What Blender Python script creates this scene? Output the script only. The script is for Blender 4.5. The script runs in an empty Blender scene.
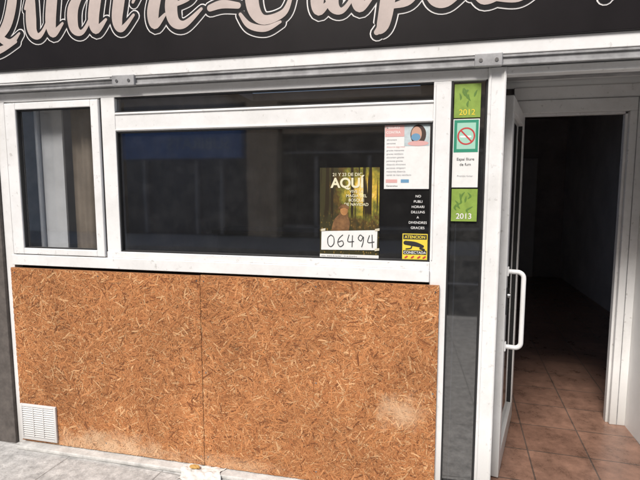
import bpy, math, random
from mathutils import Vector
random.seed(7)
R=math.radians
scn=bpy.context.scene
# ---------------------------------------------------------------- helpers
def newmat(name):
    m=bpy.data.materials.new(name); m.use_nodes=True
    nt=m.node_tree; return m,nt,nt.nodes['Principled BSDF']
def N(nt,t,**kw):
    n=nt.nodes.new(t)
    for k,v in kw.items(): setattr(n,k,v)
    return n
def simple(name,col,rough=.5,noise=.0,scale=8,metal=0,spec=.5,bump=0,bscale=200):
    m,nt,b=newmat(name)
    b.inputs['Roughness'].default_value=rough; b.inputs['Metallic'].default_value=metal
    b.inputs['Specular IOR Level'].default_value=spec
    tc=N(nt,'ShaderNodeTexCoord')
    if noise>0:
        nz=N(nt,'ShaderNodeTexNoise'); nz.inputs['Scale'].default_value=scale; nz.inputs['Detail'].default_value=8
        nz.inputs['Roughness'].default_value=.65
        nt.links.new(tc.outputs['Object'],nz.inputs['Vector'])
        r=N(nt,'ShaderNodeValToRGB'); r.color_ramp.elements[0].position=.3; r.color_ramp.elements[1].position=.7
        r.color_ramp.elements[0].color=tuple(c*(1-noise) for c in col)+(1,)
        r.color_ramp.elements[1].color=tuple(min(1,c*(1+noise*.5)) for c in col)+(1,)
        nt.links.new(nz.outputs[0],r.inputs[0]); nt.links.new(r.outputs[0],b.inputs['Base Color'])
    else: b.inputs['Base Color'].default_value=tuple(col)+(1,)
    if bump>0:
        n2=N(nt,'ShaderNodeTexNoise'); n2.inputs['Scale'].default_value=bscale; n2.inputs['Detail'].default_value=4
        nt.links.new(tc.outputs['Object'],n2.inputs['Vector'])
        bp=N(nt,'ShaderNodeBump'); bp.inputs['Strength'].default_value=bump; bp.inputs['Distance'].default_value=.003
        nt.links.new(n2.outputs[0],bp.inputs['Height']); nt.links.new(bp.outputs[0],b.inputs['Normal'])
    return m
def link(o,parent=None):
    bpy.context.collection.objects.link(o)
    if parent is not None: o.parent=parent
    return o
def empty(name):
    e=bpy.data.objects.new(name,None); bpy.context.collection.objects.link(e); return e
def mesh(name,vs,fs,mat,parent=None,smooth=False):
    me=bpy.data.meshes.new(name); me.from_pydata(vs,[],fs); me.update()
    if mat: me.materials.append(mat)
    if smooth:
        for p in me.polygons: p.use_smooth=True
    return link(bpy.data.objects.new(name,me),parent)
def box(name,x0,x1,y0,y1,z0,z1,mat,parent=None,bev=.002):
    return boxes(name,[(x0,x1,y0,y1,z0,z1)],mat,parent,bev)
def boxes(name,lst,mat,parent=None,bev=0):
    vs=[];fs=[]
    for (x0,x1,y0,y1,z0,z1) in lst:
        k=len(vs)
        vs+=[(x0,y0,z0),(x1,y0,z0),(x1,y1,z0),(x0,y1,z0),(x0,y0,z1),(x1,y0,z1),(x1,y1,z1),(x0,y1,z1)]
        fs+=[tuple(k+i for i in f) for f in [(0,3,2,1),(4,5,6,7),(0,1,5,4),(1,2,6,5),(2,3,7,6),(3,0,4,7)]]
    o=mesh(name,vs,fs,mat,parent)
    if bev>0:
        md=o.modifiers.new('bev','BEVEL'); md.width=bev; md.segments=2; md.limit_method='ANGLE'
    return o
def quad(name,x0,x1,z0,z1,y,mat,parent=None,skew=0.0):
    return mesh(name,[(x0,y,z0),(x1,y,z0+skew),(x1,y,z1+skew),(x0,y,z1)],[(0,1,2,3)],mat,parent)
def catmull(pts,n=8):
    out=[]
    P=[pts[0]]+list(pts)+[pts[-1]]
    for i in range(1,len(P)-2):
        for k in range(n):
            t=k/n; q=[]
            for d in range(3):
                a,b,c,e=P[i-1][d],P[i][d],P[i+1][d],P[i+2][d]
                q.append(.5*((2*b)+(c-a)*t+(2*a-5*b+4*c-e)*t*t+(3*b-a-3*c+e)*t**3))
            out.append(q)
    out.append(list(pts[-1])); return out
def strokes(name,sts,y,mat,parent,grow=0.0,raise_=.0008,n=8,shift=(0,0)):
    """flat brush strokes in the xz plane (x,z,width) with a faint ridge"""
    vs=[];fs=[];c=0
    for s in sts:
        P=catmull(s,n); yy=y-c*0.00002; c+=1
        base=len(vs)
        for i,(x,z,w) in enumerate(P):
            a=P[max(0,i-1)];b=P[min(len(P)-1,i+1)]
            dx,dz=b[0]-a[0],b[1]-a[1]; l=math.hypot(dx,dz) or 1
            nx,nz=-dz/l,dx/l; h=max(w,.001)/2+grow
            x+=shift[0]; z+=shift[1]
            vs+=[(x+nx*h,yy,z+nz*h),(x,yy-raise_,z),(x-nx*h,yy,z-nz*h)]
        for i in range(len(P)-1):
            k=base+3*i
            fs+=[(k,k+1,k+4,k+3),(k+1,k+2,k+5,k+4)]
        for (x,z,w) in (P[0],P[-1]):
            x+=shift[0]; z+=shift[1]
            h=max(w,.001)/2+grow; k=len(vs); vs.append((x,yy-raise_*1.1,z))
            for j in range(14):
                t=2*math.pi*j/14; vs.append((x+h*math.cos(t),yy+.00001,z+h*math.sin(t)))
            for j in range(14): fs.append((k,k+1+j,k+1+(j+1)%14))
    return mesh(name,vs,fs,mat,parent)
def text(name,body,size,x,z,y,mat,parent,bold=0.0,align='LEFT',sx=1.0):
    c=bpy.data.curves.new(name,'FONT'); c.body=body; c.size=size; c.align_x=align; c.offset=bold*size
    c.fill_mode='FRONT'
    o=bpy.data.objects.new(name,c); o.location=(x,y,z); o.rotation_euler=(R(90),0,0); o.scale=(sx,1,1)
    c.materials.append(mat); return link(o,parent)
def disc(name,x,z,y,rx,rz,mat,parent,n=28):
    vs=[(x,y,z)]+[(x+rx*math.cos(2*math.pi*i/n),y,z+rz*math.sin(2*math.pi*i/n)) for i in range(n)]
    return mesh(name,vs,[(0,1+i,1+(i+1)%n) for i in range(n)],mat,parent)
def tube(name,pts,r,mat,parent):
    c=bpy.data.curves.new(name,'CURVE'); c.dimensions='3D'; c.bevel_depth=r; c.bevel_resolution=5; c.use_fill_caps=True
    s=c.splines.new('POLY'); s.points.add(len(pts)-1)
    for i,p in enumerate(pts): s.points[i].co=(*p,1)
    c.materials.append(mat); o=bpy.data.objects.new(name,c); return link(o,parent)

# ---------------------------------------------------------------- materials
def white_alu():
    m,nt,b=newmat('white_lacquered_aluminium'); b.inputs['Roughness'].default_value=.36
    tc=N(nt,'ShaderNodeTexCoord')
    n1=N(nt,'ShaderNodeTexNoise'); n1.inputs['Scale'].default_value=3.0; n1.inputs['Detail'].default_value=10; n1.inputs['Roughness'].default_value=.72
    nt.links.new(tc.outputs['Object'],n1.inputs['Vector'])
    r=N(nt,'ShaderNodeValToRGB'); r.color_ramp.elements[0].position=.32; r.color_ramp.elements[0].color=(.68,.675,.66,1)
    r.color_ramp.elements[1].position=.56; r.color_ramp.elements[1].color=(.80,.80,.795,1)
    nt.links.new(n1.outputs[0],r.inputs[0])
    n2=N(nt,'ShaderNodeTexNoise'); n2.inputs['Scale'].default_value=38; n2.inputs['Detail'].default_value=6; nt.links.new(tc.outputs['Object'],n2.inputs['Vector'])
    mr=N(nt,'ShaderNodeMapRange'); mr.inputs['From Min'].default_value=.63; mr.inputs['From Max'].default_value=.74; mr.inputs['To Max'].default_value=.45; nt.links.new(n2.outputs[0],mr.inputs['Value'])
    sp=N(nt,'ShaderNodeSeparateXYZ'); nt.links.new(tc.outputs['Object'],sp.inputs[0])
    ad=N(nt,'ShaderNodeMath',operation='MULTIPLY_ADD'); nt.links.new(n1.outputs[0],ad.inputs[0]); ad.inputs[1].default_value=-.5; nt.links.new(sp.outputs['Z'],ad.inputs[2])
    m3=N(nt,'ShaderNodeMapRange'); m3.inputs['From Min'].default_value=.10; m3.inputs['From Max'].default_value=-.25; m3.inputs['To Max'].default_value=.6; nt.links.new(ad.outputs[0],m3.inputs['Value'])
    mxx=N(nt,'ShaderNodeMath',operation='MAXIMUM'); nt.links.new(mr.outputs[0],mxx.inputs[0]); nt.links.new(m3.outputs[0],mxx.inputs[1])
    mx=N(nt,'ShaderNodeMix',data_type='RGBA'); nt.links.new(mxx.outputs[0],mx.inputs[0]); nt.links.new(r.outputs[0],mx.inputs[6]); mx.inputs[7].default_value=(.32,.30,.27,1)
    nt.links.new(mx.outputs[2],b.inputs['Base Color'])
    return m
M_white=white_alu()
M_grey=simple('grey_galvanised_rail',(.36,.36,.365),.5,.45,11,metal=.2)
M_rubber=simple('black_rubber_gasket',(.015,.015,.016),.6)
M_black=simple('black_sign_panel',(.012,.010,.011),.33,.3,5,spec=.35)
M_cream=simple('cream_letter_vinyl',(.50,.42,.385),.5,.14,9)
M_outl=simple('white_outline_vinyl',(.74,.72,.71),.5)
M_letblack=simple('black_letter_vinyl',(.010,.009,.010),.4,spec=.3)
M_inkblk=simple('black_ink',(.02,.02,.022),.6)
M_paper=simple('white_paper',(.76,.76,.74),.7,.07,30)
M_litter=simple('soiled_paper',(.66,.64,.60),.8,.3,25)
M_crumb=simple('plaster_white',(.60,.59,.56),.9,.2,90)
M_whiteink=simple('white_ink',(.8,.8,.78),.6)
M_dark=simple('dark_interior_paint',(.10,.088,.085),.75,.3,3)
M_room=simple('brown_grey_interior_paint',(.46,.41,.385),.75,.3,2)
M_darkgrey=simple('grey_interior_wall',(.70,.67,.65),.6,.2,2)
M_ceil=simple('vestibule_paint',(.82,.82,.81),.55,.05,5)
M_steel=simple('brushed_steel',(.5,.5,.5),.3,metal=1)
M_green=simple('lime_green_sticker',(.25,.37,.07),.45,.20,30)
M_green2=simple('dark_green_ink',(.11,.21,.04),.5)
M_teal=simple('teal_green_ink',(.03,.26,.16),.5)
M_red=simple('red_ink',(.50,.05,.05),.5)
M_yel=simple('yellow_ink',(.76,.60,.06),.5)
M_pink=simple('pink_ink',(.66,.38,.36),.5)
M_blue=simple('blue_ink',(.14,.30,.46),.5)
M_skin=simple('printed_skin_tone',(.55,.33,.25),.5)
M_hair=simple('printed_dark_hair',(.06,.035,.03),.5)
M_gtext=simple('grey_print',(.25,.25,.27),.6)
M_stone=simple('dark_stone_pier',(.11,.095,.085),.7,.4,25,bump=.4)
M_render=simple('beige_render',(.45,.38,.30),.85,.15,3,bump=.3)
M_concrete=simple('pale_concrete_ledge',(.60,.59,.56),.85,.35,14,bump=.6)
M_asphalt=simple('asphalt',(.05,.05,.052),.9,.3,30,bump=.6)

def glass(name,tint,f0,dust=(.006,.035)):
    m=bpy.data.materials.new(name); m.use_nodes=True; nt=m.node_tree
    nt.nodes.remove(nt.nodes['Principled BSDF']); out=nt.nodes['Material Output']
    # two-sided Schlick reflectance of a double-glazed pane
    ge=N(nt,'ShaderNodeNewGeometry'); dt=N(nt,'ShaderNodeVectorMath',operation='DOT_PRODUCT')
    nt.links.new(ge.outputs['Normal'],dt.inputs[0]); nt.links.new(ge.outputs['Incoming'],dt.inputs[1])
    ab=N(nt,'ShaderNodeMath',operation='ABSOLUTE'); nt.links.new(dt.outputs['Value'],ab.inputs[0])
    om=N(nt,'ShaderNodeMath',operation='SUBTRACT'); om.inputs[0].default_value=1; nt.links.new(ab.outputs[0],om.inputs[1])
    pw=N(nt,'ShaderNodeMath',operation='POWER'); nt.links.new(om.outputs[0],pw.inputs[0]); pw.inputs[1].default_value=5
    fr=N(nt,'ShaderNodeMath',operation='MULTIPLY_ADD'); nt.links.new(pw.outputs[0],fr.inputs[0]); fr.inputs[1].default_value=1-f0; fr.inputs[2].default_value=f0
    tr=N(nt,'ShaderNodeBsdfTransparent'); tr.inputs['Color'].default_value=(*tint,1)
    gl=N(nt,'ShaderNodeBsdfGlossy'); gl.inputs['Roughness'].default_value=.035; gl.inputs['Color'].default_value=(1,1,1,1)
    tc=N(nt,'ShaderNodeTexCoord'); nz=N(nt,'ShaderNodeTexNoise'); nz.inputs['Scale'].default_value=1.8; nz.inputs['Detail'].default_value=1
    bp=N(nt,'ShaderNodeBump'); bp.inputs['Strength'].default_value=.3; bp.inputs['Distance'].default_value=.004
    nt.links.new(tc.outputs['Object'],nz.inputs['Vector']); nt.links.new(nz.outputs[0],bp.inputs['Height']); nt.links.new(bp.outputs[0],gl.inputs['Normal'])
    df=N(nt,'ShaderNodeBsdfDiffuse'); df.inputs['Color'].default_value=(.45,.45,.44,1)
    nd=N(nt,'ShaderNodeTexNoise'); nd.inputs['Scale'].default_value=11; nd.inputs['Detail'].default_value=10; nd.inputs['Roughness'].default_value=.75
    nt.links.new(tc.outputs['Object'],nd.inputs['Vector'])
    mr=N(nt,'ShaderNodeMapRange'); mr.inputs['From Min'].default_value=.45; mr.inputs['From Max'].default_value=.8; mr.inputs['To Min'].default_value=dust[0]; mr.inputs['To Max'].default_value=dust[1]
    nt.links.new(nd.outputs[0],mr.inputs['Value'])
    mx=N(nt,'ShaderNodeMixShader'); nt.links.new(fr.outputs[0],mx.inputs[0]); nt.links.new(tr.outputs[0],mx.inputs[1]); nt.links.new(gl.outputs[0],mx.inputs[2])
    m2=N(nt,'ShaderNodeMixShader'); nt.links.new(mr.outputs[0],m2.inputs[0]); nt.links.new(mx.outputs[0],m2.inputs[1]); nt.links.new(df.outputs[0],m2.inputs[2])
    nt.links.new(m2.outputs[0],out.inputs['Surface'])
    return m
M_glass=glass('window_glass',(.40,.40,.42),.21,(.018,.045))
M_glassL=glass('sash_window_glass',(.88,.89,.90),.24)
M_glassD=glass('tinted_panel_glass',(.22,.24,.27),.22,(.03,.09))

def osb_mat():
    m,nt,b=newmat('osb_chipboard'); b.inputs['Roughness'].default_value=.62; b.inputs['Specular IOR Level'].default_value=.3
    at=N(nt,'ShaderNodeAttribute'); at.attribute_name='col'
    tc=N(nt,'ShaderNodeTexCoord')
    n1=N(nt,'ShaderNodeTexNoise'); n1.inputs['Scale'].default_value=2.2; n1.inputs['Detail'].default_value=6
    nt.links.new(tc.outputs['Object'],n1.inputs['Vector'])
    r1=N(nt,'ShaderNodeMapRange'); r1.inputs['From Min'].default_value=.3; r1.inputs['From Max'].default_value=.7; r1.inputs['To Min'].default_value=.80; r1.inputs['To Max'].default_value=1.16
    nt.links.new(n1.outputs[0],r1.inputs['Value'])
    n2=N(nt,'ShaderNodeTexNoise'); n2.inputs['Scale'].default_value=160; n2.inputs['Detail'].default_value=5
    nt.links.new(tc.outputs['Object'],n2.inputs['Vector'])
    r2=N(nt,'ShaderNodeMapRange'); r2.inputs['From Min'].default_value=.3; r2.inputs['From Max'].default_value=.7; r2.inputs['To Min'].default_value=.75; r2.inputs['To Max'].default_value=1.22
    nt.links.new(n2.outputs[0],r2.inputs['Value'])
    mu=N(nt,'ShaderNodeMath',operation='MULTIPLY'); nt.links.new(r1.outputs[0],mu.inputs[0]); nt.links.new(r2.outputs[0],mu.inputs[1])
    vm=N(nt,'ShaderNodeVectorMath',operation='SCALE'); nt.links.new(at.outputs['Color'],vm.inputs[0]); nt.links.new(mu.outputs[0],vm.inputs['Scale'])
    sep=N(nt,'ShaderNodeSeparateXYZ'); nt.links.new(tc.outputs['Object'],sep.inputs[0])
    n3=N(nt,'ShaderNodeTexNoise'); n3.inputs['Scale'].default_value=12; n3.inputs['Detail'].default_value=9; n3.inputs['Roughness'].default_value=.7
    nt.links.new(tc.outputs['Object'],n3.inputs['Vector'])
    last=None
    for (cx,cz,rx,rz,am) in [(-.12,.45,.12,.10,.62),(-1.75,.06,.42,.09,.72),(-1.0,.05,.3,.05,.4)]:  # pale ellipses: sun glare spots painted into the board colour
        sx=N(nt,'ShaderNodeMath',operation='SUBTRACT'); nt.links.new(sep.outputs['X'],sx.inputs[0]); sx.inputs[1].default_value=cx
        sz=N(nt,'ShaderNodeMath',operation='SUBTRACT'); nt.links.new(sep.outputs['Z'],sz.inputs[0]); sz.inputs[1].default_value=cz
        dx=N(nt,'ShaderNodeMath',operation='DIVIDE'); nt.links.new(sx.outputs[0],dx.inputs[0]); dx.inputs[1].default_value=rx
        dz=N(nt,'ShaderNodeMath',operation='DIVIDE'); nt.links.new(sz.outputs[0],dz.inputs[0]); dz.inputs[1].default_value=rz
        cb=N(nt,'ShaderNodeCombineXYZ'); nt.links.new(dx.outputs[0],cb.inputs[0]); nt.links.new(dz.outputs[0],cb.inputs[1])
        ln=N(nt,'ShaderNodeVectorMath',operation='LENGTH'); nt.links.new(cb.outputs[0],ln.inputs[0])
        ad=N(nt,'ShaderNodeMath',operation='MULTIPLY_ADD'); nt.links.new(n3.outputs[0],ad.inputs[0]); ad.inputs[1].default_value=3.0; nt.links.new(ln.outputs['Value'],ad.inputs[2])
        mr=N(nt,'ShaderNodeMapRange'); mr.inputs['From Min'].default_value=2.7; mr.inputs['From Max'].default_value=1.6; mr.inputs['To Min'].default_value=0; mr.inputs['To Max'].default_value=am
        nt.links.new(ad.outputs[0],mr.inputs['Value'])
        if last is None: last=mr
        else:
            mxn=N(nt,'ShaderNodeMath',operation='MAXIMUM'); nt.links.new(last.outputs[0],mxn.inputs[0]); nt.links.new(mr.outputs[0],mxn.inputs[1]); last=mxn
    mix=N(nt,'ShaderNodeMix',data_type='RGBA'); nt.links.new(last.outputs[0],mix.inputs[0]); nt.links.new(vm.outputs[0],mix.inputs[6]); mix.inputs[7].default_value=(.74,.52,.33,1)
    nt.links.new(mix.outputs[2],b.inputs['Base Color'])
    bp=N(nt,'ShaderNodeBump'); bp.inputs['Strength'].default_value=.5; bp.inputs['Distance'].default_value=.001
    nt.links.new(n2.outputs[0],bp.inputs['Height']); nt.links.new(bp.outputs[0],b.inputs['Normal'])
    return m
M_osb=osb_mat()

def tile_mat(name,size,c1,c2,mortar,rough,ms=.008,bump=.4,off=(0,0,0),noise_amt=.5,rot=0,nscale=6):
    m,nt,b=newmat(name)
    tc=N(nt,'ShaderNodeTexCoord'); mp=N(nt,'ShaderNodeMapping'); mp.inputs['Location'].default_value=off; mp.inputs['Rotation'].default_value=(0,0,rot)
    nt.links.new(tc.outputs['Object'],mp.inputs['Vector'])
    br=N(nt,'ShaderNodeTexBrick'); br.offset=0; br.inputs['Scale'].default_value=1
    br.inputs['Brick Width'].default_value=size; br.inputs['Row Height'].default_value=size; br.inputs['Mortar Size'].default_value=ms
    br.inputs['Mortar Smooth'].default_value=.3
    br.inputs['Color1'].default_value=(*c1,1); br.inputs['Color2'].default_value=(*c2,1); br.inputs['Mortar'].default_value=(*mortar,1)
    nt.links.new(mp.outputs[0],br.inputs['Vector'])
    nz=N(nt,'ShaderNodeTexNoise'); nz.inputs['Scale'].default_value=nscale; nz.inputs['Detail'].default_value=12; nz.inputs['Roughness'].default_value=.8
    nt.links.new(tc.outputs['Object'],nz.inputs['Vector'])
    mr=N(nt,'ShaderNodeMapRange'); mr.inputs['From Min'].default_value=.35; mr.inputs['From Max'].default_value=.65; mr.inputs['To Min'].default_value=1-noise_amt; mr.inputs['To Max'].default_value=1+noise_amt*.5
    nt.links.new(nz.outputs[0],mr.inputs['Value'])
    vm=N(nt,'ShaderNodeVectorMath',operation='SCALE'); nt.links.new(br.outputs['Color'],vm.inputs[0]); nt.links.new(mr.outputs[0],vm.inputs['Scale'])
    nt.links.new(vm.outputs[0],b.inputs['Base Color'])
    rr=N(nt,'ShaderNodeMapRange'); rr.inputs['To Min'].default_value=rough-.12; rr.inputs['To Max'].default_value=rough+.15; nt.links.new(nz.outputs[0],rr.inputs['Value']); nt.links.new(rr.outputs[0],b.inputs['Roughness'])
    n4=N(nt,'ShaderNodeTexNoise'); n4.inputs['Scale'].default_value=90; n4.inputs['Detail'].default_value=5; nt.links.new(tc.outputs['Object'],n4.inputs['Vector'])
    sb=N(nt,'ShaderNodeMath',operation='SUBTRACT'); nt.links.new(n4.outputs[0],sb.inputs[0]); nt.links.new(br.outputs['Fac'],sb.inputs[1])
    bp=N(nt,'ShaderNodeBump'); bp.inputs['Strength'].default_value=bump; bp.inputs['Distance'].default_value=.003
    nt.links.new(sb.outputs[0],bp.inputs['Height']); nt.links.new(bp.outputs[0],b.inputs['Normal'])
    return m
M_tile=tile_mat('terracotta_floor_tiles',.33,(.27,.155,.11),(.215,.12,.085),(.11,.08,.065),.28,.005,.25,(.1,.05,0),.5,.05)
M_pave=tile_mat('pavement_slabs',.60,(.52,.51,.49),(.48,.47,.45),(.32,.31,.29),.85,.004,1.0,(.2,.17,0),.5,.06,16)

def forest_mat():
    m,nt,b=newmat('printed_autumn_forest'); b.inputs['Roughness'].default_value=.35
    tc=N(nt,'ShaderNodeTexCoord'); sp=N(nt,'ShaderNodeSeparateXYZ'); nt.links.new(tc.outputs['Generated'],sp.inputs[0])
    nz=N(nt,'ShaderNodeTexNoise'); nz.inputs['Scale'].default_value=9; nz.inputs['Detail'].default_value=8; nz.inputs['Roughness'].default_value=.7; nt.links.new(tc.outputs['Generated'],nz.inputs['Vector'])
    vs=N(nt,'ShaderNodeVectorMath',operation='SUBTRACT'); vs.inputs[1].default_value=(.76,.5,.74); nt.links.new(tc.outputs['Generated'],vs.inputs[0])
    v2=N(nt,'ShaderNodeVectorMath',operation='MULTIPLY'); v2.inputs[1].default_value=(.9,0,1.2); nt.links.new(vs.outputs[0],v2.inputs[0])
    ln=N(nt,'ShaderNodeVectorMath',operation='LENGTH'); nt.links.new(v2.outputs[0],ln.inputs[0])
    ad=N(nt,'ShaderNodeMath',operation='MULTIPLY_ADD'); nt.links.new(nz.outputs[0],ad.inputs[0]); ad.inputs[1].default_value=.9; nt.links.new(ln.outputs['Value'],ad.inputs[2])
    r=N(nt,'ShaderNodeValToRGB'); e=r.color_ramp.elements
    e[0].position=.46; e[0].color=(.88,.72,.32,1); e[1].position=1.0; e[1].color=(.045,.04,.018,1)
    for p,c in [(.56,(.66,.42,.06,1)),(.67,(.34,.27,.04,1)),(.78,(.14,.14,.03,1)),(.88,(.10,.06,.02,1))]:
        x=e.new(p); x.color=c
    nt.links.new(ad.outputs[0],r.inputs[0])
    mp=N(nt,'ShaderNodeMapping'); mp.inputs['Scale'].default_value=(11,1,.5); nt.links.new(tc.outputs['Generated'],mp.inputs['Vector'])
    n2=N(nt,'ShaderNodeTexNoise'); n2.inputs['Scale'].default_value=1.4; n2.inputs['Detail'].default_value=3; nt.links.new(mp.outputs[0],n2.inputs['Vector'])
    mr=N(nt,'ShaderNodeMapRange'); mr.inputs['From Min'].default_value=.54; mr.inputs['From Max'].default_value=.58; nt.links.new(n2.outputs[0],mr.inputs['Value'])
    up=N(nt,'ShaderNodeMapRange'); up.inputs['From Min'].default_value=.38; up.inputs['From Max'].default_value=.5; nt.links.new(sp.outputs['Z'],up.inputs['Value'])
    mm=N(nt,'ShaderNodeMath',operation='MULTIPLY'); nt.links.new(mr.outputs[0],mm.inputs[0]); nt.links.new(up.outputs[0],mm.inputs[1])
    mix=N(nt,'ShaderNodeMix',data_type='RGBA'); nt.links.new(mm.outputs[0],mix.inputs[0]); nt.links.new(r.outputs[0],mix.inputs[6]); mix.inputs[7].default_value=(.03,.022,.012,1)
    v=N(nt,'ShaderNodeTexVoronoi'); v.inputs['Scale'].default_value=26; nt.links.new(tc.outputs['Generated'],v.inputs['Vector'])
    lt=N(nt,'ShaderNodeMapRange'); lt.inputs['From Min'].default_value=.35; lt.inputs['From Max'].default_value=.1; nt.links.new(v.outputs['Distance'],lt.inputs['Value'])
    dn=N(nt,'ShaderNodeMapRange'); dn.inputs['From Min'].default_value=.55; dn.inputs['From Max'].default_value=.30; dn.inputs['To Max'].default_value=.75; nt.links.new(sp.outputs['Z'],dn.inputs['Value'])
    m5=N(nt,'ShaderNodeMath',operation='MULTIPLY'); nt.links.new(lt.outputs[0],m5.inputs[0]); nt.links.new(dn.outputs[0],m5.inputs[1])
    mix2=N(nt,'ShaderNodeMix',data_type='RGBA'); nt.links.new(m5.outputs[0],mix2.inputs[0]); nt.links.new(mix.outputs[2],mix2.inputs[6]); mix2.inputs[7].default_value=(.38,.24,.06,1)
    nt.links.new(mix2.outputs[2],b.inputs['Base Color'])
    return m
M_forest=forest_mat()

# ---------------------------------------------------------------- shop building
shop=empty('crepe_shop_building')
F0,F1=0.0,.06
boxes('window_frame',[
 (-2.43,-2.372,F0,F1,0,2.03),
 (-2.43,.235,F0,F1,2.03,2.078),
 (-1.743,-1.66,F0,F1,1.20,2.03),
 (-1.66,0,F0+.002,F1,1.85,1.95),
 (0,.078,F0,F1,.0,2.03),
 (.235,.31,-.012,F1,0,2.078),
 (.31,1.30,-.004,F1,2.045,2.078),
],M_white,shop,.003)
boxes('head_backing',[(-2.6,1.5,.002,.30,2.0785,2.6)],M_grey,shop,0)
boxes('frame_ridge',[(.240,.246,-.018,-.012,0,2.07),(.299,.305,-.018,-.012,0,2.07),(-1.66,0,-.004,.002,1.855,1.861),(-1.66,0,-.004,.002,1.939,1.945),(.005,.010,-.005,0,1.21,2.02)],M_white,shop,.001)
box('door_jamb',1.275,1.36,-.004,F1,0,2.045,M_white,shop,.003)
boxes('window_sill',[(-2.372,0,-.016,F1,1.105,1.165),(-1.743,0,-.006,F1,1.165,1.20)],M_white,shop,.003)
boxes('sash_frame',[(-2.358,-2.285,-.014,.03,1.170,2.022),(-1.80,-1.752,-.014,.03,1.170,2.022),
 (-2.285,-1.80,-.014,.03,1.985,2.022),(-2.285,-1.80,-.014,.03,1.170,1.205)],M_white,shop,.004)
boxes('glazing_gasket',[
 (-2.285,-2.279,-.004,.02,1.205,1.985),(-1.806,-1.80,-.004,.02,1.205,1.985),(-2.279,-1.806,-.004,.02,1.979,1.985),(-2.279,-1.806,-.004,.02,1.205,1.211),
 (-1.66,-1.653,.006,.03,1.20,1.85),(-.007,0,.006,.03,1.20,1.85),(-1.653,-.007,.006,.03,1.843,1.85),(-1.653,-.007,.006,.03,1.20,1.207),
 (-1.66,0,.006,.03,2.024,2.03),(-1.66,0,.006,.03,1.95,1.956),
 (-2.372,-2.358,.004,.03,1.165,2.03),(-1.752,-1.743,.004,.03,1.165,2.03),
 (.078,.086,.002,.05,0,2.03),(.228,.235,.002,.05,0,2.03)],M_rubber,shop,0)
quad('sash_glass_pane',-2.279,-1.806,1.211,1.979,.012,M_glassL,shop)
boxes('pale_reflection_panel',[(-2.27,-2.255,.10,.13,1.12,2.02),(-2.245,-2.10,.12,.135,1.12,2.0)],simple('grey_white_reflection',(.72,.73,.74),.8,.25,2.5),shop,.002)  # added panels, coloured to stand in for the pale reflection in the pane
vs=[];fs=[]
for i in range(41):
    x=-2.07+.36*i/40; y=.16+.012*math.sin(i*.45)+.005*math.sin(i*1.3)
    vs+=[(x,y,1.1),(x,y,2.03)]
    if i: k=2*i; fs.append((k-2,k,k+1,k-1))
mesh('beige_reflection_sheet',vs,fs,simple('beige_reflection',(.27,.22,.17),.9,.5,3),shop,True)  # added wavy sheet imitating the beige reflection on the glass
quad('main_glass_pane',-1.653,-.007,1.207,1.843,.022,M_glass,shop)
quad('transom_glass_pane',-1.66,0,1.956,2.024,.022,M_glass,shop)
quad('side_glass_panel',.086,.228,.0,2.03,.024,M_glassD,shop)
box('side_panel_bottom_rail',.087,.227,.006,.03,.0,.10,M_rubber,shop,.002)
box('side_panel_backing',.087,.254,.060,.066,.0,2.03,M_rubber,shop,0)
box('side_panel_inner_profile',.112,.118,.03,.058,.1,2.03,M_grey,shop,0)
box('white_head_trim',-2.50,1.6,-.046,.0,2.124,2.186,M_white,shop,.003)
boxes('shutter_rail',[(-2.50,1.6,-.034,.0,2.082,2.122)],M_grey,shop,.003)
boxes('shutter_rail_lip',[(-2.50,1.6,-.042,-.034,2.079,2.087),(-2.50,1.6,-.042,-.034,2.112,2.122)],M_grey,shop,.001)
boxes('shutter_bracket',[(-1.63,-1.50,-.055,-.030,2.074,2.130),(.17,.285,-.055,-.030,2.074,2.130),(1.2,1.3,-.055,-.03,2.074,2.13)],M_grey,shop,.004)
for bx in (-1.60,-1.53,.195,.26):
    o=disc('bracket_bolt',bx,2.10,-.058,.008,.008,M_steel,shop,12); md=o.modifiers.new('s','SOLIDIFY'); md.thickness=.006
tube('alarm_cable',[(-2.5,-.050,2.118),(-2.0,-.050,2.112),(-1.64,-.052,2.116)],.003,M_white,shop)
boxes('stone_pier',[(-3.3,-2.432,-.02,.3,0,2.6)],M_stone,shop,.004)
boxes('facade_wall',[(-8,-3.3,0,.3,0,11),(1.36,8,0,.3,0,11),(-3.3,1.36,0.0,.3,3.0,11),(-3.3,1.36,.31,.4,2.19,3.0)],M_render,shop,0)
boxes('facade_window',[(x,x+1.1,-.03,.0,z,z+1.5) for x in (-6.5,-3.2,0,3.4) for z in (4.0,7.2)],M_rubber,shop,0)
boxes('facade_window_surround',[(x-.1,x+1.2,-.05,.0,z-.12,z-.002) for x in (-6.5,-3.2,0,3.4) for z in (4.0,7.2)],M_concrete,shop,0)
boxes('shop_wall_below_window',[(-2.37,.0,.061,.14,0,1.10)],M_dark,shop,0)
boxes('interior_room',[(-2.7,-2.5,.3,6.6,0,2.7),(-2.7,2.4,6.6,6.8,0,2.7),
   # ceiling around an unseen opening, added to let daylight brighten the room
   (-2.7,2.4,.3,1.5,2.7,2.8),(-2.7,2.4,3.9,6.8,2.7,2.8),(-2.7,-2.35,1.5,3.9,2.7,2.8),(-.15,2.4,1.5,3.9,2.7,2.8)],M_room,shop,0)
boxes('interior_side_wall',[(2.2,2.4,1.12,6.6,0,2.7)],M_darkgrey,shop,0)
boxes('interior_back_door',[(.9,1.75,6.55,6.6,0,2.05)],M_darkgrey,shop,.01)
mesh('tiled_floor',[(-2.6,.06,.012),(2.3,.06,.012),(2.3,6.7,.012),(-2.6,6.7,.012)],[(0,1,2,3)],M_tile,shop)
boxes('service_counter',[(-2.3,.0,2.6,3.1,.01,1.05)],M_dark,shop,.01)
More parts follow.
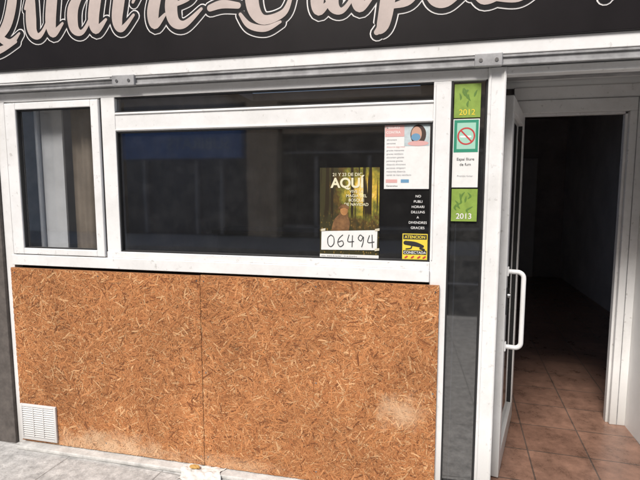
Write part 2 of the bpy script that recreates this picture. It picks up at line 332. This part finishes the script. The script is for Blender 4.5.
boxes('counter_top',[(-2.35,.05,2.55,3.15,1.05,1.09)],M_dark,shop,.01)
boxes('inner_door_frame',[(1.17,1.262,1.03,1.11,.012,2.02),(.50,.565,1.03,1.11,.012,2.02),(.50,1.262,1.03,1.11,2.02,2.18)],M_white,shop,.004)
boxes('inner_frame_stop',[(1.155,1.17,1.06,1.10,.012,2.005),(.565,1.155,1.06,1.10,2.005,2.02)],M_white,shop,.002)
boxes('inner_frame_groove',[(1.21,1.214,1.026,1.031,.02,2.10),(.52,1.26,1.026,1.031,2.098,2.102)],M_grey,shop,0)
boxes('vestibule_side_wall',[(1.262,1.36,.06,1.11,.0,2.5),(1.36,2.4,1.0,1.11,0,2.7)],M_ceil,shop,0)
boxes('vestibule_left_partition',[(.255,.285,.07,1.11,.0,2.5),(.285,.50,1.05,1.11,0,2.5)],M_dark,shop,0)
boxes('vestibule_ceiling',[(.285,1.262,.301,1.03,2.22,2.26),(.285,1.262,1.04,1.10,2.18,2.5)],M_ceil,shop,0)
box('door_threshold',.31,1.275,.0,.06,.0,.02,M_steel,shop,.003)
box('concrete_ledge',-2.37,.0,-.075,.06,.0,.022,M_concrete,shop,.006)

# ---------------------------------------------------------------- OSB panel
panel=empty('chipboard_panel')
def osb_board(name,x0,x1,z0,z1,n):
    ys=-.016
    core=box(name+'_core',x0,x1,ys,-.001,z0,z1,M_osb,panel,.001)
    ca=core.data.color_attributes.new('col','FLOAT_COLOR','CORNER')
    for d in ca.data: d.color=(.30,.14,.065,1)
    vs=[];fs=[];cols=[]
    pal=[((.45,.188,.072),5),((.51,.232,.096),4),((.37,.145,.054),4),((.60,.345,.17),2.2),((.21,.078,.030),1.6),((.47,.203,.077),4)]
    cs=[p[0] for p in pal]; ws=[p[1] for p in pal]
    for i in range(n):
        cx=random.uniform(x0,x1); cz=random.uniform(z0,z1)
        t=random.random()
        if t<.45: L=random.uniform(.022,.075); W=random.uniform(.0025,.010)
        elif t<.83: L=random.uniform(.010,.03); W=random.uniform(.0015,.006)
        else: L=random.uniform(.03,.10); W=random.uniform(.0012,.0035)
        a=random.gauss(0,1.0) if random.random()<.6 else random.uniform(0,math.pi)
        ca_,sa=math.cos(a),math.sin(a)
        y=ys-.0002-.0028*i/n
        bend=random.uniform(-.12,.12)*L
        ring=[(-.5,random.uniform(-.35,.1)),(-.5+random.uniform(0,.15),.5),(random.uniform(-.1,.2),random.uniform(.4,.55)),(.5,random.uniform(-.1,.4)),(.5-random.uniform(0,.2),-.5),(random.uniform(-.2,.1),random.uniform(-.55,-.4))]
        k=len(vs); tilt=random.uniform(-.0004,.0004)
        for (u_,w) in ring:
            wo=w*W+bend*(u_*u_*4-.5)*.5
            x=cx+u_*L*ca_-wo*sa; z=cz+u_*L*sa+wo*ca_
            vs.append((min(max(x,x0+.0005),x1-.0005),y+tilt*u_,min(max(z,z0+.0005),z1-.0005)))
        fs.append(tuple(range(k,k+6)))
        c=random.choices(cs,ws)[0]; f=random.uniform(.84,1.16)
        cols.append((c[0]*f,c[1]*f,c[2]*f,1))
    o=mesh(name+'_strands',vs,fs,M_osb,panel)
    at=o.data.color_attributes.new('col','FLOAT_COLOR','CORNER')
    k=0
    for c in cols:
        for _ in range(6): at.data[k].color=c; k+=1
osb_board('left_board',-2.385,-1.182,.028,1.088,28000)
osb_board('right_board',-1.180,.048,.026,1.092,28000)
for sx in (-2.36,-1.8,-1.2,-1.16,-.55,.03):
    for sz in (.08,.56,1.06):
        disc('board_screw',sx,sz,-.0198,.004,.004,M_steel,panel,10)

vent=empty('air_vent_grille')
boxes('grille_frame',[(-2.375,-2.36,-.032,-.019,.045,.265),(-2.14,-2.125,-.032,-.019,.045,.265),(-2.36,-2.14,-.032,-.019,.25,.265),(-2.36,-2.14,-.032,-.019,.045,.06)],M_white,vent,.002)
vs=[];fs=[]
for i in range(14):
    z=.064+i*.0135; k=len(vs)
    vs+=[(-2.36,-.020,z+.009),(-2.14,-.020,z+.009),(-2.14,-.030,z),(-2.36,-.030,z)]; fs.append((k,k+1,k+2,k+3))
o=mesh('grille_louvres',vs,fs,M_white,vent); md=o.modifiers.new('s','SOLIDIFY'); md.thickness=.002
boxes('grille_divider',[(-2.287,-2.283,-.031,-.020,.06,.25),(-2.217,-2.213,-.031,-.020,.06,.25)],M_white,vent,0)
quad('grille_dark_back',-2.36,-2.14,.06,.25,-.0196,M_rubber,vent)

# ---------------------------------------------------------------- sign
sign=empty('shop_sign')
SY=-.060
box('sign_panel',-3.25,1.9,SY,-.002,2.186,3.0,M_black,sign,.004)
u=.205; B=2.352
def L(pts,ox,s=1.0): return [(ox+x*u*s+ (z*u*.12),B+z*u*s,w*u*.80) for x,z,w in pts]
gl={
'Q':[[(.7,1.75,.15),(.2,1.3,.36),(.08,.6,.38),(.4,.0,.22),(.85,.35,.36),(1.0,1.2,.34),(.7,1.75,.15)],[(-.45,-.12,.12),(.0,-.22,.22),(.55,-.30,.24),(1.15,-.1,.10)],[(.35,.35,.1),(.55,.1,.22),(.95,-.12,.24),(1.25,.1,.08)]],
'u':[[(-.05,.7,.1),(.1,1.0,.25),(.13,.5,.40),(.2,.12,.34),(.42,0,.18),(.65,.35,.12),(.75,1.0,.3)],[(.76,1,.40),(.74,.35,.40),(.84,.03,.27),(1.1,.25,.09)]],
'a':[[(.75,.85,.2),(.48,1.0,.15),(.16,.62,.38),(.2,.14,.34),(.45,0,.16),(.7,.4,.12),(.8,1,.3)],[(.82,1,.40),(.76,.35,.40),(.86,.03,.27),(1.12,.25,.09)]],
't':[[(.38,1.8,.3),(.3,.8,.40),(.27,.22,.36),(.42,0,.2),(.72,.3,.09)],[(-.02,1.08,.14),(.7,1.14,.16)]],
'r':[[(-.05,.6,.09),(.2,1.08,.2),(.3,.92,.3),(.48,.85,.16),(.6,.88,.32),(.52,.35,.40),(.6,.03,.27),(.85,.25,.09)]],
'e':[[(.2,.45,.14),(.58,.58,.14),(.66,.88,.22),(.42,1.02,.16),(.13,.6,.40),(.2,.12,.36),(.5,-.02,.22),(.92,.3,.09)]],
'-':[[(0,.30,.20),(.3,.36,.24),(.7,.30,.18)]],
'C':[[(.95,1.3,.3),(.9,1.6,.2),(.5,1.7,.15),(.1,1.0,.40),(.13,.3,.40),(.42,-.06,.28),(.9,.05,.2),(1.05,.4,.1)],[(-.15,.10,.1),(.1,-.16,.18),(.5,-.26,.18),(.85,-.14,.08)]],
'p':[[(.0,.6,.1),(.26,1.05,.25),(.28,.3,.40),(.25,-.35,.36),(.13,-.52,.16)],[(.3,.7,.12),(.6,1.02,.2),(.86,.6,.40),(.75,.12,.27),(.42,0,.14)]],
's':[[(-.05,.1,.1),(.35,.8,.12),(.5,1.1,.2),(.55,.7,.34),(.55,.2,.40),(.25,-.02,.27),(.0,.2,.2)],[(.5,.0,.2),(.9,-.03,.24),(1.2,.12,.14),(1.5,.5,.2)]],
"'":[[(.2,.8,.14),(.03,.1,.36),(-.06,-.14,.14)]],
}
sts=[]
for ch,ox,s in [('Q',-2.43,1),('u',-2.13,1),('a',-1.875,1),('t',-1.635,1),('r',-1.485,1),('e',-1.305,1),('-',-1.07,1),('C',-.88,1),('r',-.645,1),('a',-.50,.95),('p',-.27,1),('e',-.055,1),('s',.15,1),("'",.68,1)]:
    for st in gl[ch]: sts.append(L(st,ox,s))
strokes('letter_outline',sts,SY-.0012,M_outl,sign,grow=.0225,shift=(.003,-.004))
strokes('letter_gap',sts,SY-.0034,M_letblack,sign,grow=.0165,shift=(.003,-.004))
strokes('letter_fill',sts,SY-.0056,M_cream,sign,grow=0,raise_=.0002)

# ---------------------------------------------------------------- open glass door leaf
door=empty('open_glass_door')
Nn=Vector((.362,.24,0)); Ff=Vector((.548,1.015,0)); d=(Ff-Nn); W=d.length; ang=math.atan2(d.y,d.x)
def leafobj(o):  o.location=Nn; o.rotation_euler=(0,0,ang); return o
leafobj(boxes('leaf_frame',[(0,.07,-.02,.02,.02,2.0),(W-.07,W,-.02,.02,.02,2.0),(.07,W-.07,-.02,.02,1.93,2.0),(.07,W-.07,-.02,.02,.02,.14)],M_white,door,.004))
leafobj(boxes('leaf_gasket',[(.07,.078,-.012,.012,.14,1.93),(W-.078,W-.07,-.012,.012,.14,1.93)],M_rubber,door,0))
leafobj(quad('leaf_glass',.078,W-.078,.14,1.93,0,M_glassD,door))
for sgn,nm in ((-1,'pull_handle'),(1,'pull_handle_back')):
    z0,z1=.73,1.125; off=.098 if sgn<0 else .06; r0=.03
    pts=[(.035,sgn*.02,z1),(.035,sgn*(off-r0),z1)]
    for k in range(7):
        t=k/6*math.pi/2; pts.append((.035,sgn*(off-r0+r0*math.sin(t)),z1-r0+r0*math.cos(t)))
    for k in range(7):
        t=k/6*math.pi/2; pts.append((.035,sgn*(off-r0+r0*math.cos(t)),z0+r0-r0*math.sin(t)))
    pts.append((.035,sgn*.02,z0))
    leafobj(tube(nm,pts,.012,M_white,door))
leafobj(boxes('handle_rose',[(.018,.052,-.028,-.02,z-.024,z+.024) for z in (.73,1.125)],M_white,door,.004))
leafobj(boxes('lock_plate',[(.018,.050,-.026,-.02,.90,1.04)],M_rubber,door,.003))
leafobj(tube('lock_cylinder',[(.035,-.02,1.0),(.035,-.038,1.0)],.012,M_steel,door))

# ---------------------------------------------------------------- posters and stickers
fp=empty('forest_poster')
box('poster_sheet',-.537,-.243,.0150,.0165,1.205,1.648,M_forest,fp,0)
Y=.0142
M_fig=simple('printed_brown_coat',(.20,.10,.04),.5,.6,30)
M_fig2=simple('printed_orange_scarf',(.42,.20,.07),.5,.5,40)
strokes('printed_figure',[[(-.435,1.345,.085),(-.425,1.385,.080),(-.418,1.415,.045)]],Y,M_fig,fp,raise_=.0001)
disc('printed_figure_head',-.415,1.440,Y-.0004,.019,.024,M_fig2,fp)
strokes('printed_figure_hat',[[(-.436,1.452,.012),(-.415,1.462,.018),(-.395,1.452,.012)]],Y-.0006,M_fig,fp,raise_=.0001)
M_cr=simple('cream_ink',(.72,.68,.48),.5)
text('poster_dates','21 Y 23 DE DIC',.022,-.40,1.607,Y-.0006,M_cr,fp,.01,'CENTER')
text('poster_title','AQUÍ',.066,-.40,1.552,Y-.0006,M_cr,fp,.03,'CENTER')
for i,t in enumerate(['VIVE LA','MAGIA DEL','BOSQUE','DE NAVIDAD']):
    text('poster_subtitle',t,.020,-.355,1.526-.021*i,Y-.0006,M_cr,fp,.01,'CENTER')
box('poster_white_footer',-.537,-.243,.0138,.0142,1.2055,1.222,M_paper,fp,0)
text('poster_footer_line','www.  loteria de navidad     21 de diciembre',.010,-.53,1.210,.0135,M_inkblk,fp,0)

nn=empty('number_notice')
mesh('notice_sheet',[(-.530,.0118,1.243),(-.252,.0118,1.248),(-.250,.0105,1.346),(-.528,.0112,1.336)],[(0,1,2,3)],M_paper,nn)
def dg(pts,ox): return [(ox+x*.036,1.262+z*.058+ox*.02+.008,.0040) for x,z in pts]
D0=[(.5,1),(.08,.75),(.1,.2),(.5,0),(.92,.3),(.88,.8),(.5,1)]
D6=[(.75,1),(.25,.7),(.08,.3),(.4,0),(.85,.2),(.7,.5),(.2,.4)]
D4=[(.25,1),(.08,.45),(.9,.45)]; D4b=[(.72,.95),(.66,0)]
D4c=[(.32,.95),(.10,.38),(.95,.42)]; D4d=[(.66,1.0),(.72,-.04)]
D9=[(.8,.8),(.4,1),(.12,.7),(.5,.5),(.82,.85),(.8,.4),(.6,0)]
ds=[dg(D0,-.498),dg(D6,-.448),dg(D4,-.398),dg(D4b,-.398),dg(D9,-.348),dg(D4c,-.300),dg(D4d,-.300)]
strokes('handwritten_digits',ds,.0098,M_inkblk,nn,raise_=.0003,n=6)
M_tape=simple('yellowed_tape',(.6,.55,.42),.3)
for (tx,tz) in ((-.53,1.335),(-.262,1.34),(-.262,1.243)):
    quad('adhesive_tape',tx,tx+.022,tz,tz+.012,.0092,M_tape,nn,.004)

hn=empty('health_notice_poster')
box('notice_sheet',-.222,-.012,.0150,.0165,1.545,1.852,M_paper,hn,0)
quad('photo_background',-.130,-.014,1.745,1.850,.0145,simple('printed_pale_teal',(.50,.58,.60),.5,.3,20),hn)
quad('title_block',-.220,-.130,1.790,1.850,.0142,M_pink,hn)
for i,t in enumerate(['MESURES','CONTRA']):
    text('title',t,.016,-.215,1.827-.022*i,.0139,M_whiteink,hn,.01)
disc('printed_hair',-.066,1.797,.0142,.036,.046,M_hair,hn)
disc('printed_shoulders',-.066,1.757,.0140,.048,.012,M_pink,hn)
disc('printed_face',-.074,1.800,.0138,.024,.034,M_skin,hn)
disc('printed_mask',-.077,1.786,.0135,.021,.017,M_blue,hn)
random.seed(3)
z=1.772
words=['rentat de mans','mascareta','distancia','aforament','ventilacio','seguretat','obligatori','gracies','persones']
while z>1.60:
    if z>1.74: text('body_text',random.choice(words),.0115,-.212,z,.0145,M_gtext,hn,.003)
    else: text('body_text',' '.join(random.choice(words) for _ in range(2)),.0115,-.212,z,.0145,M_gtext if random.random()<.8 else M_pink,hn,.003)
    z-=.0165
quad('red_block',-.214,-.160,1.574,1.590,.0145,M_pink,hn); quad('blue_block',-.143,-.105,1.574,1.590,.0145,M_blue,hn)
text('footer','Generalitat',.012,-.212,1.555,.0145,M_inkblk,hn)

al=empty('alarm_warning_sticker')
box('sticker_sheet',-.130,-.012,.0150,.0165,1.208,1.332,M_yel,al,0)
quad('sticker_top_band',-.126,-.016,1.305,1.328,.0145,M_inkblk,al)
text('sticker_title','ATENCION',.019,-.071,1.310,.0142,M_yel,al,.02,'CENTER')
strokes('camera_symbol',[[(-.115,1.288,.020),(-.07,1.282,.022),(-.035,1.272,.014)],[(-.085,1.275,.006),(-.09,1.262,.006),(-.112,1.258,.006)],[(-.045,1.262,.01),(-.028,1.256,.01)]],.0143,M_inkblk,al,raise_=.0003)
quad('sticker_text_band',-.126,-.016,1.232,1.252,.0145,M_inkblk,al)
text('sticker_text','CONECTADA',.017,-.071,1.236,.0142,M_whiteink,al,.01,'CENTER')
strokes('sticker_icons',[[(x,1.216,.008),(x+.008,1.222,.008)] for x in (-.115,-.085,-.055,-.03)],.0144,M_red,al,raise_=.0003)

vt=empty('white_vinyl_notice')
for i,t in enumerate(['NO','PUBLI','HORARI','DILLUNS','A','DIVENDRES','GRACIES']):
    text('vinyl_text',t,.0165,-.060,1.505-.025*i,.0148,M_whiteink,vt,.0,'CENTER')

def leafs(name,x0,x1,z0,z1,par,y):
    random.seed(int(z0*100))
    s=[]
    for i in range(9):
        x=random.uniform(x0+.02,x1-.025); z=random.uniform(z0+.0,z1-.035)
        s.append([(x,z,.003),(x+random.uniform(-.01,.015),z+.012,.010),(x+random.uniform(-.01,.02),z+.028,.003)])
    strokes(name,s,y,M_green2,par,raise_=.0003,n=5)
for nm,z0,z1,yr in (('guide_sticker',1.868,2.018,'2012'),('guide_sticker.001',1.395,1.545,'2013')):
    s=empty(nm)
    box('sticker_sheet',.092,.207,.0150,.0165,z0,z1,M_green,s,.0)
    leafs('leaf_print',.092,.207,z0+.03,z1,s,.0147)
    text('year',yr,.036,.1495,z0+.012,.0138,M_yel if yr=='2012' else M_outl,s,.01,'CENTER')
ns=empty('no_smoking_sticker')
box('sticker_sheet',.091,.206,.0150,.0165,1.552,1.862,M_paper,ns,0)
quad('green_field',.095,.202,1.712,1.858,.0146,M_teal,ns)
quad('grey_field',.108,.190,1.727,1.845,.0144,simple('printed_pale_green',(.35,.6,.48),.5),ns)
ring=[(.149+.036*math.cos(t*math.pi/8),1.785+.036*math.sin(t*math.pi/8),.007) for t in range(17)]
strokes('prohibition_ring',[ring,[(.125,1.811,.007),(.174,1.759,.007)]],.0141,M_red,ns,raise_=.0003,n=3)
strokes('cigarette',[[(.126,1.783,.008),(.168,1.783,.008)]],.0143,M_whiteink,ns,raise_=.0002)
for i,t in enumerate(['Espai lliure','de fum']):
    text('sticker_text',t,.018,.1485,1.675-.024*i,.0144,M_inkblk,ns,.01,'CENTER')
text('sticker_small','Prohibit fumar',.012,.1485,1.60,.0144,M_gtext,ns,.0,'CENTER')

# ---------------------------------------------------------------- litter
lit=empty('discarded_paper')
vs=[];fs=[];nx,ny=24,12
random.seed(11)
for j in range(ny+1):
    for i in range(nx+1):
        edge=.006*math.sin(i*1.1)*(1 if j in (0,ny) else .5)
        x=-1.29+.23*i/nx+random.uniform(-.002,.002)+(.012*math.sin(j*.6)); y=-.135+.115*j/ny+edge
        base=.0235 if y>-.078 else .004+.0195*max(0,(y+.11)/.032) if y>-.11 else .004
        z=base+.008*abs(math.sin(i*.45+j*.5)*math.cos(j*.9-i*.3))+random.uniform(0,.002)
        vs.append((x,y,z))
for j in range(ny):
    for i in range(nx):
        k=j*(nx+1)+i; fs.append((k,k+1,k+nx+2,k+nx+1))
mesh('crumpled_sheet',vs,fs,M_litter,lit)
bpy.ops.mesh.primitive_ico_sphere_add(subdivisions=3,radius=.020,location=(-1.22,-.060,.040))
o=bpy.context.object; o.name='bread_crust'; o.scale=(1.5,.8,.45); o.parent=lit
for v in o.data.vertices: v.co*=random.uniform(.82,1.12)
o.data.materials.append(simple('bread_brown',(.55,.33,.10),.8,.3,60))
vs=[];fs=[]
for i in range(110):
    x=random.uniform(-2.6,-.1); y=-.08-abs(random.gauss(0,.12)); r=random.uniform(.0012,.0035)
    k=len(vs); a=random.uniform(0,3)
    for j in range(4): vs.append((x+r*math.cos(a+j*1.57)*random.uniform(.6,1.2),y+r*math.sin(a+j*1.57)*random.uniform(.6,1.2),.0005))
    vs.append((x,y,r*.8)); fs+=[(k,k+1,k+4),(k+1,k+2,k+4),(k+2,k+3,k+4),(k+3,k,k+4)]
mesh('plaster_crumbs',vs,fs,M_crumb)

# ---------------------------------------------------------------- ground, street, opposite side
mesh('ground',[(-300,-300,-.13),(300,-300,-.13),(300,300,-.13),(-300,300,-.13)],[(0,1,2,3)],M_asphalt)
box('pavement',-40,40,-3.4,.05,-.2,0,M_pave,None,0)
box('kerb',-40,40,-3.55,-3.402,-.2,.003,M_concrete,None,.01)
mesh('road',[(-40,-9,-.122),(40,-9,-.122),(40,-3.55,-.122),(-40,-3.55,-.122)],[(0,1,2,3)],M_asphalt)
boxes('road_marking',[(x,x+2,-6.3,-6.18,-.120,-.116) for x in range(-30,30,5)],M_paper,None,0)
box('pavement.001',-40,40,-12,-9,-.2,0,M_pave,None,0)
opp=empty('opposite_building')
M_beige=simple('warm_beige_stone',(.60,.48,.35),.8,.2,2)
M_lgrey=simple('pale_grey_render',(.72,.72,.72),.8,.15,2)
M_bluesign=simple('blue_shop_fascia',(.06,.18,.50),.4,.2,3)
M_shopdark=simple('dark_shopfront',(.07,.066,.068),.35,.6,1.2)
boxes('upper_walls',[(-26,16,-20,-12.2,4.2,10)],M_beige,opp,0)
boxes('ground_floor_back',[(-26,16,-20,-12.6,0,4.2)],M_shopdark,opp,0)
boxes('ground_floor_piers',[(-5.7,-4.7,-12.6,-12.1,0,4.2),(2.2,3.0,-12.6,-12.1,0,4.2),(8,9,-12.6,-12.1,0,4.2),(-12.9,-10.9,-12.6,-12.1,0,4.2)],M_beige,opp,0)
boxes('pale_wall',[(-18,-13.4,-12.6,-12.05,0,4.2)],M_lgrey,opp,0)
boxes('blue_fascia',[(-10.0,-5.8,-12.5,-11.9,2.5,3.4)],M_bluesign,opp,.02)
boxes('white_fascia',[(-4.6,2.1,-12.55,-12.2,3.2,3.8)],M_beige,opp,.02)
M_dim=simple('faded_sign_paint',(.25,.35,.5),.6)
ft=text('blue_fascia_text','SUBIRATS',.5,-6.2,2.78,-11.88,M_dim,opp); ft.rotation_euler=(R(90),0,R(180))
M_frame2=simple('aluminium_shopfront_frame',(.40,.40,.41),.5,.2,3)
boxes('shopfront_frames',[(x,x+.09,-12.58,-12.4,.0,2.5) for x in (-10.6,-9.6,-7.7,-6.8,-3.6,-1.9,.2,1.4,4,5,6,7)]+[(-4.6,2.1,-12.58,-12.45,2.6,2.66),(-4.6,2.1,-12.58,-12.4,.3,.38)],M_frame2,opp,0)
boxes('upper_windows',[(x,x+1.2,-12.2,-12.12,z,z+1.6) for x in range(-24,15,3) for z in (5.2,7.9)],M_shopdark,opp,0)
boxes('balcony_slabs',[(x-.4,x+1.6,-12.12,-11.4,z-.2,z-.05) for x in range(-24,15,3) for z in (5.2,7.9)],M_concrete,opp,0)

# ---------------------------------------------------------------- light
w=bpy.data.worlds.new('World'); scn.world=w; w.use_nodes=True
s=w.node_tree.nodes.new('ShaderNodeTexSky'); s.sky_type='NISHITA'; s.sun_disc=False
s.sun_elevation=R(48); s.sun_rotation=R(195); s.dust_density=3
w.node_tree.links.new(s.outputs[0],w.node_tree.nodes['Background'].inputs[0]); w.node_tree.nodes['Background'].inputs[1].default_value=.15
sun=bpy.data.lights.new('sun','SUN'); sun.energy=4.0; sun.angle=R(18); sun.color=(1,.955,.90)
so=link(bpy.data.objects.new('sun',sun)); so.rotation_euler=(R(42),0,R(-15))
# ---------------------------------------------------------------- camera
c=bpy.data.cameras.new('camera'); c.lens=27; c.sensor_width=36; c.clip_start=.05; c.clip_end=1000
co=link(bpy.data.objects.new('camera',c)); co.location=(0,-2.31,1.55); co.rotation_euler=(R(90-6.2),0,R(13))
scn.camera=co
scn.view_settings.view_transform='Standard'; scn.view_settings.look='None'; scn.view_settings.exposure=0
